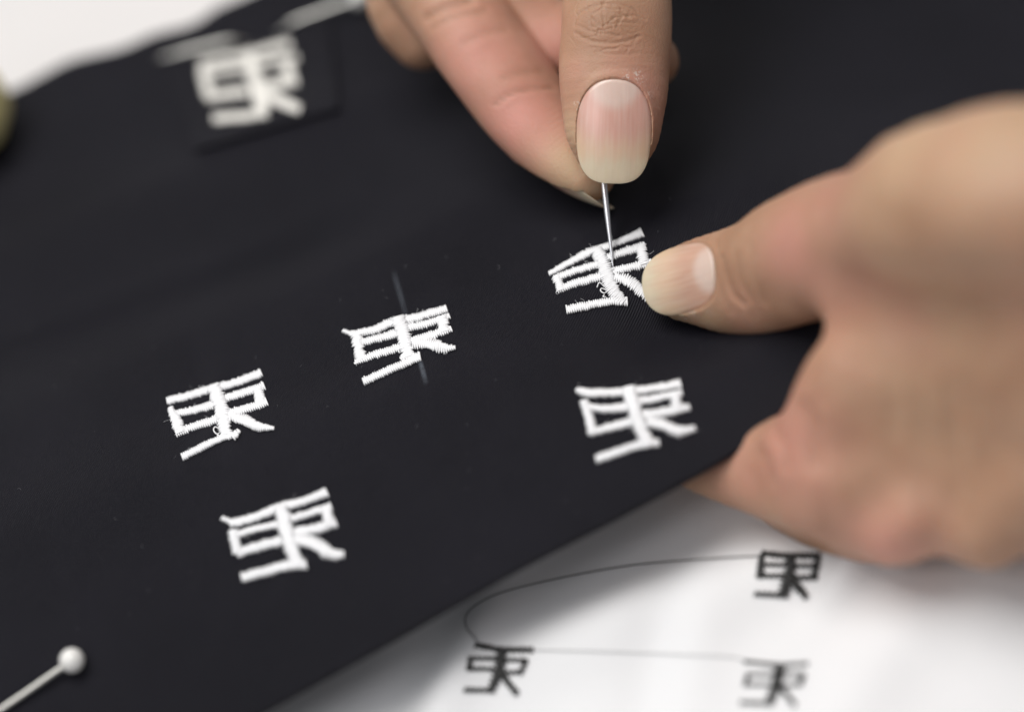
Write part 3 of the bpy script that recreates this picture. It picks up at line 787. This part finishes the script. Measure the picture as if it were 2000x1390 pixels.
        for k in range(26):
            ca_, cb_, rs = rn.uniform(-self.w, self.w), rn.uniform(-self.lp, self.ld), rn.uniform(0.3, 1.1)
            sp += rn.choice([-1, 1]) * np.exp(-((A - ca_) / rs) ** 2 - ((Bm - cb_) / (rs * 2.2)) ** 2)
        col_ = col_ * (1 + 0.05 * np.clip(sp, -1.5, 1.5))[..., None]
        ca = np.vstack([col_.reshape(-1, 3)] * 2)
        nuv = np.stack([A / self.w, Bm / self.ld, 0 * A], -1).reshape(-1, 3); nuv = np.vstack([nuv, nuv])
        w = to_world(v)
        o = mesh_obj(name, w, [tuple(q[::-1]) for q in F], M_NAIL, parent, attrs={'tint': ca, 'nuv': nuv})
        if label: o['label'] = label
        return o
    def fold(self, q, hand):
        a, b, c = self.local(q)
        near = (np.abs(c - self.height(a, b)) < 4.0) & (np.abs(a) < self.w + 4) & (b > -self.lp - 4) & (b < self.ld + 2)
        if self.digit is not None:
            near &= hand.sdf(q) > self.digit.ev(q) - 0.25
        if not near.any(): return q
        sd = self.sd(a, b); hN = self.height(a, b)
        side = 1 - np.clip((b - (self.flesh - 1.5)) / 2.5, 0, 1)                 # folds fade towards the free edge
        wn = np.exp(-((c - hN) / 1.9) ** 4)
        inside = np.clip((-0.05 - sd) / 0.5, 0, 1) * wn
        tgt_in = hN - 0.40
        c1 = c + (np.minimum(tgt_in, c + 5) - c) * inside * near
        foldh = wn * 0.27 * np.exp(-((sd - 0.7) / 0.7) ** 2)
        c1 = c1 + foldh * (1 - inside) * near * side
        ov = np.clip((0.9 - sd) / 0.6, 0, 1) * near * side * (1 - inside) * wn
        c1 = c1 + np.clip(hN + 0.10 - c1, 0, 0.8) * ov
        # near the free edge the flesh always stays under the nail plate
        under = near & (sd < 0.2) & (c > hN - 0.9)
        c1 = np.where(under, np.minimum(c1, hN - 0.3), c1)
        return q + (c1 - c)[:, None] * self.n

def build_hand(name, hand, h, focus_fn, nails, creases, spots, label, parent_origin, fine=1, lumps=0.2):
    V, lo = hand.grid(h); v, f = surface_nets(V, lo, h)
    for _ in range(3):                                    # settle vertices on the true surface
        d = hand.sdf(v); v = v - np.clip(d, -0.5, 0.5)[:, None] * hand.normal(v) * 0.8
    for it in range(fine):                                # finer faces where the lens is sharp
        bm = bmesh.new(); vs = [bm.verts.new(p) for p in v]
        for q in f:
            try: bm.faces.new([vs[i] for i in q])
            except ValueError: pass
        sel = focus_fn(v, it)
        ed = [e for e in bm.edges if sel[e.verts[0].index] and sel[e.verts[1].index]] if False else None
        bm.verts.index_update(); bm.edges.ensure_lookup_table()
        ed = [e for e in bm.edges if sel[e.verts[0].index] and sel[e.verts[1].index]]
        bmesh.ops.subdivide_edges(bm, edges=ed, cuts=1, use_grid_fill=True)
        bm.verts.index_update()
        v = np.array([p.co[:] for p in bm.verts]); f = [[q.index for q in fc.verts] for fc in bm.faces]; bm.free()
        for _ in range(2):
            d = hand.sdf(v); v = v - np.clip(d, -0.4, 0.4)[:, None] * hand.normal(v) * 0.8
    nrm = hand.normal(v)
    att = {k: np.zeros(len(v)) for k in ('red', 'pale', 'brown', 'dry')}
    SP = march(hand, [q[1] for q in spots])
    for (kind, px, rad, amt), c in zip(spots, SP):
        g = amt * np.exp(-((v - c) ** 2).sum(1) / (rad * rad)); att[kind] = np.maximum(att[kind], g)
    disp = np.zeros(len(v))
    rr = np.random.default_rng(11)
    for k in range(14):
        kv = rr.normal(0, 1, 3); kv /= np.linalg.norm(kv); lam = rr.uniform(7, 22)
        disp += lumps * (lam / 18) * np.sin(v @ kv * 2 * math.pi / lam + rr.uniform(0, 6.28)) / 3.0
    CQ = [resample(catmull(np.array(q[0], float), 8), 3.0) for q in creases]
    CM = np.split(march(hand, np.vstack(CQ)), np.cumsum([len(q) for q in CQ])[:-1])
    for (px, width, depth), c in zip(creases, CM):
        lo_, hi_ = c.min(0) - 3 * width, c.max(0) + 3 * width
        m = np.where(((v > lo_) & (v < hi_)).all(1))[0]
        if len(m) == 0: continue
        dd = np.full(len(m), 1e9)
        for p in c: dd = np.minimum(dd, ((v[m] - p) ** 2).sum(1))
        tf = np.exp(-dd / width ** 2)
        disp[m] -= depth * tf; disp[m] += 0.18 * depth * np.exp(-((np.sqrt(dd) - 2.0 * width) / width) ** 2)
        att['brown'][m] = np.maximum(att['brown'][m], (0.42 if width < 1.0 else 0.12 if width < 2 else 0.0) * tf * min(1, depth / 0.25))  # shade of narrow creases painted into the skin colour, stronger with depth
    v = v + nrm * disp[:, None]
    for nl in nails: v = nl.fold(v, hand)
    w = to_world(v)
    o = mesh_obj(name, w, f if isinstance(f, list) else f.tolist(), M_SKIN, origin=to_world(parent_origin), attrs=att)
    return o

# ---- the hand from above: thumb in front, index finger behind, needle between them
thumb = Chain([(1196, 300, 1.2, 74, 50), (1197, 262, 1.6, 92, 62), (1198, 215, 2.2, 100, 70), (1200, 140, 3.6, 108, 79), (1204, 60, 5.6, 109, 87), (1205, 0, 7.4, 107, 90), (1207, -80, 10, 105, 94), (1212, -200, 15, 112, 100), (1205, -330, 22, 125, 110), (1170, -480, 30, 150, 125)], (0.02, 0.15, -1))
index = Chain([(1152, 348, 10, 56, 46), (1108, 305, 13, 82, 64), (1045, 235, 16, 95, 76), (962, 122, 20, 104, 84), (885, 10, 25, 104, 88), (800, -110, 31, 106, 94), (725, -230, 34, 116, 102), (720, -400, 36, 130, 112)], (-0.55, -0.35, 0.75), per=8)
middle = Chain([(1283, 118, 19, 48, 56), (1180, 92, 24, 74, 62), (1065, 66, 27, 82, 68), (970, -40, 31, 90, 78), (900, -170, 36, 98, 86), (850, -330, 38, 115, 100)], (-0.3, -0.4, 0.85))
ring = Chain([(835, 68, 36, 72, 70), (792, 8, 36, 78, 76), (790, -110, 39, 88, 82), (780, -260, 42, 100, 90), (800, -400, 44, 110, 100)], (-0.3, -0.4, 0.85))
palmA = Chain([(800, -380, 38, 170, 120), (960, -560, 34, 280, 150), (1060, -850, 44, 260, 170), (1090, -1150, 62, 205, 175), (1110, -1500, 85, 220, 190)], (0.0, 0.0, -1))
hand_up = Hand([thumb, index, middle, ring], [palmA], 0.9, 9.0)
b = march(hand_up, [(1200, 250)])[0]
nail_t = Nail(b, cam_mm(1197, 350, 3) - cam_mm(1201, 160, 2), (0.01, 0.14, -1), 6.9, 8.9, 9.8, 7.6, 46, 4.6, thumb, 2.4, 2.8).fit(hand_up)
nail_i = Nail(cam_mm(1112, 315, 12.6) + unit([-0.62, -0.52, 0.58]) * 5.5, cam_mm(1152, 352, 10) - cam_mm(1105, 305, 13), unit([-0.64, -0.66, 0.30]), 6.4, 6.5, 13.4, 6.0, 40, 7.6, index, 2.3, 2.5).fit(hand_up)
cre_up = [([(1125, 65), (1151, 79), (1190, 84), (1225, 80), (1250, 70)], 0.42, 0.30),
 ([(1165, 101), (1190, 105), (1225, 107), (1246, 103)], 0.35, 0.14), ([(1123, 49), (1130, 28), (1155, 14), (1178, 8)], 0.4, 0.26),
 ([(1197, 35), (1220, 32), (1242, 31), (1262, 38)], 0.32, 0.22), ([(1176, 7), (1218, 10), (1239, 21), (1250, 30)], 0.30, 0.20), ([(1176, 4), (1178, 30), (1180, 54)], 0.26, 0.18),
 ([(1204, 52), (1232, 66), (1250, 60)], 0.26, 0.16), ([(1151, 31), (1169, 52), (1165, 72)], 0.26, 0.18), ([(1190, 48), (1215, 44), (1250, 46)], 0.25, 0.16),
 ([(1130, 50), (1155, 62), (1185, 66), (1212, 70)], 0.28, 0.18), ([(1140, -8), (1190, -14), (1245, -6)], 0.4, 0.2), ([(1150, 92), (1190, 95), (1235, 92)], 0.28, 0.10), ([(1120, 120), (1180, 126), (1240, 122)], 0.3, 0.05),
 ([(966, 203), (997, 184), (1032, 174), (1081, 172)], 0.5, 0.34), ([(985, 152), (1020, 142), (1060, 138)], 0.7, 0.16), ([(833, 35), (868, 17), (917, 3)], 0.9, 0.6), ([(845, 52), (890, 32), (945, 22)], 0.8, 0.25), ([(905, 85), (945, 66), (985, 58)], 0.9, 0.2)]
_r = random.Random(3)
cre_up = [(p, w * 0.85, d * 0.48) if max(q[0] for q in p) > 1110 and min(q[0] for q in p) > 1105 else (p, w, d * 0.8) for p, w, d in cre_up]
for k in range(46):
    cx, cy = 1192 + _r.gauss(0, 34), 46 + _r.gauss(0, 24)
    an = math.atan2((cy - 46) * 1.2, cx - 1192) + math.pi / 2 + _r.gauss(0, 0.5); L = _r.uniform(6, 20)
    dx, dy = math.cos(an) * L, math.sin(an) * L * 0.7
    cre_up.append(([(cx - dx, cy - dy), (cx + _r.gauss(0, 2), cy + _r.gauss(0, 2)), (cx + dx, cy + dy)], _r.uniform(0.14, 0.24), _r.uniform(0.04, 0.10)))
spots_up = [('dry', (1248, 152), 1.3, 1.0), ('dry', (1225, 150), 1.0, 0.8), ('dry', (1128, 205), 0.9, 0.7), ('dry', (1268, 185), 0.8, 0.6), ('brown', (1195, 48), 7.0, 0.75), ('red', (1250, 170), 6, 0.45), ('red', (1120, 140), 4, 0.25), ('pale', (1110, 260), 4.2, 0.55), ('pale', (1118, 300), 4, 0.6),
 ('red', (1010, 230), 10, 0.8), ('red', (930, 110), 12, 0.65), ('red', (1060, 270), 7, 0.7), ('red', (1230, 130), 6, 0.3), ('pale', (1110, 320), 6.0, 0.75), ('pale', (1150, 375), 5, 0.6), ('red', (1070, 90), 8, 0.6), ('red', (1285, 230), 5, 0.25)]
def foc_up(v, it):
    px = v[:, 0] / (K * (D + v[:, 2])) + 1000; py = 695 - v[:, 1] / (K * (D + v[:, 2]))
    base = (px > 1075) & (px < 1330) & (py < 400) & (v[:, 2] < 10)
    if it == 0: return base & (py > -60)
    return base & (py > -30) & (py < 390)
hA = build_hand('hand', hand_up, 0.8, foc_up, [nail_t, nail_i], cre_up, spots_up, None, cam_mm(1110, -1500, 85), fine=2, lumps=0.14)
tag(hA, 'bare hand reaching down over the cloth, pinching a needle between thumb and forefinger', 'hand')
nail_t.mesh(hA, label='long natural thumbnail with a pale half-moon')
nail_i.mesh(hA, label='edge of the forefinger nail seen from the pad side')

# ---- the hand on the right: thumb on the cloth, fingers under it
thumb2 = Chain([(1330, 558, -5, 72, 56), (1378, 553, -7, 92, 68), (1432, 548, -10, 106, 78), (1490, 536, -15, 113, 90), (1550, 510, -22, 125, 104), (1625, 478, -31, 130, 116), (1720, 450, -43, 136, 130), (1850, 404, -62, 176, 158), (2050, 392, -74, 195, 172), (2280, 455, -75, 205, 172), (2550, 505, -78, 190, 165), (2800, 470, -90, 150, 150)], (0.05, 0.16, -1))
index2 = Chain([(1265, 845, 0, 50, 48), (1335, 878, -8, 64, 60), (1420, 898, -15, 84, 76), (1520, 912, -21, 106, 92), (1640, 932, -30, 130, 108), (1790, 920, -36, 132, 118), (1960, 890, -42, 165, 130), (2150, 800, -52, 190, 150)], (0.3, 0.2, -1))
kn1 = Chain([(1660, 985, -30, 82, 80), (1738, 1002, -35, 97, 92), (1800, 985, -40, 95, 92)], (0, 0, -1))
kn2 = Chain([(1880, 985, -42, 100, 95), (1928, 1002, -45, 104, 96), (2020, 940, -50, 120, 110)], (0, 0, -1))
mid2 = Chain([(1430, 890, -2, 70, 66), (1560, 960, -14, 85, 80), (1700, 1010, -25, 92, 88), (1840, 960, -32, 92, 92), (2050, 890, -42, 120, 110)], (0.3, 0.2, -1))
palm2 = Chain([(1790, 645, -42, 165, 100), (1930, 650, -48, 245, 140), (2150, 610, -60, 330, 190), (2450, 540, -72, 290, 200), (2900, 450, -95, 230, 200), (3300, 380, -115, 240, 215)], (0.1, 0.1, -1))
web2 = Chain([(1730, 590, -38, 100, 70), (1705, 690, -40, 104, 76), (1662, 790, -37, 112, 82), (1620, 880, -31, 108, 88)], (0.1, 0.1, -1))
hand_lo = Hand([thumb2, index2, mid2, kn1, kn2], [palm2, web2], 2.5, 7.0)
b = march(hand_lo, [(1330, 540)])[0]
nail_2 = Nail(b, cam_mm(1262, 560, -3.5) - cam_mm(1388, 535, -9), unit([0.02, 0.20, -1]), 6.3, 5.7, 6.7, 7.8, 38, 3.4, thumb2, 3.4, 2.25).fit(hand_lo)
cre_lo = [([(1412, 505), (1418, 540), (1430, 575), (1452, 594)], 0.7, 0.28), ([(1402, 470), (1404, 520), (1412, 575), (1425, 610)], 0.6, 0.14), ([(1440, 500), (1446, 545), (1462, 585)], 0.8, 0.18), ([(1465, 480), (1472, 540), (1490, 590)], 1.0, 0.18),
 ([(1480, 880), (1498, 900), (1506, 935)], 1.3, 0.4), ([(1515, 845), (1530, 870), (1536, 905)], 1.3, 0.4), ([(1570, 800), (1590, 850), (1592, 900)], 1.8, 0.5), ([(1640, 1050), (1720, 985), (1810, 900), (1880, 800)], 4.5, 0.9), ([(1835, 1060), (1880, 980), (1960, 880)], 4.5, 1.1), ([(1650, 620), (1720, 560), (1850, 540), (1980, 560)], 7.0, 1.0)]
spots_lo = [('dry', (1330, 618), 1.6, 1.0), ('dry', (1350, 615), 1.2, 0.9), ('dry', (1378, 604), 1.0, 0.7), ('red', (1540, 480), 9, 0.6), ('red', (1600, 560), 9, 0.35), ('brown', (1440, 575), 4.5, 0.35), ('red', (1740, 1060), 9, 0.5), ('red', (1450, 600), 5, 0.25), ('pale', (1320, 622), 4.5, 0.5), ('pale', (1380, 632), 4, 0.4),
 ('red', (1540, 860), 11, 0.5), ('red', (1450, 920), 8, 0.35), ('red', (1620, 380), 10, 0.35), ('brown', (1960, 740), 4, 0.3), ('pale', (1780, 270), 14, 0.4), ('pale', (1930, 280), 16, 0.4), ('pale', (1800, 760), 12, 0.15), ('brown', (1900, 500), 14, 0.15)]  # wide pale spots along the top edge paint in its highlight
def foc_lo(v, it):
    px = v[:, 0] / (K * (D + v[:, 2])) + 1000; py = 695 - v[:, 1] / (K * (D + v[:, 2]))
    return (px < 1520) & (py < 670) & (v[:, 2] > -40)
hB = build_hand('hand', hand_lo, 0.9, foc_lo, [nail_2], cre_lo, spots_lo, None, cam_mm(3300, 380, -115), fine=2, lumps=0.24)
tag(hB, 'bare hand gripping the black cloth hem, thumb pressed flat beside a character', 'hand')
nail_2.mesh(hB, tone=(0.56, 0.325, 0.235), label='natural thumbnail pressed on the cloth')

# needle ---------------------------------------------------------------
tip = hit(np.array([1198.]), np.array([526.]), z_black)[0] + np.array([0, 0, 0.15])
eye = to_world(cam_mm(1163, 190, 10.5))
mid_ = to_world(cam_mm(1181, 372, 5.2))
t = np.linspace(0, 1, 40)[:, None]
P = np.where(t < 0.5, tip + (mid_ - tip) * (t / 0.5), mid_ + (eye - mid_) * ((t - 0.5) / 0.5))
s = np.linalg.norm(P - tip, axis=1)
v, f = tube(P, np.clip(0.13 + s * 0.042, 0.13, 0.56), 14)
nd_ = mesh_obj('sewing_needle', v, f, M_STEEL, origin=tip)
tag(nd_, 'slim steel needle pinched by two fingers, its point in a white character', 'needle')
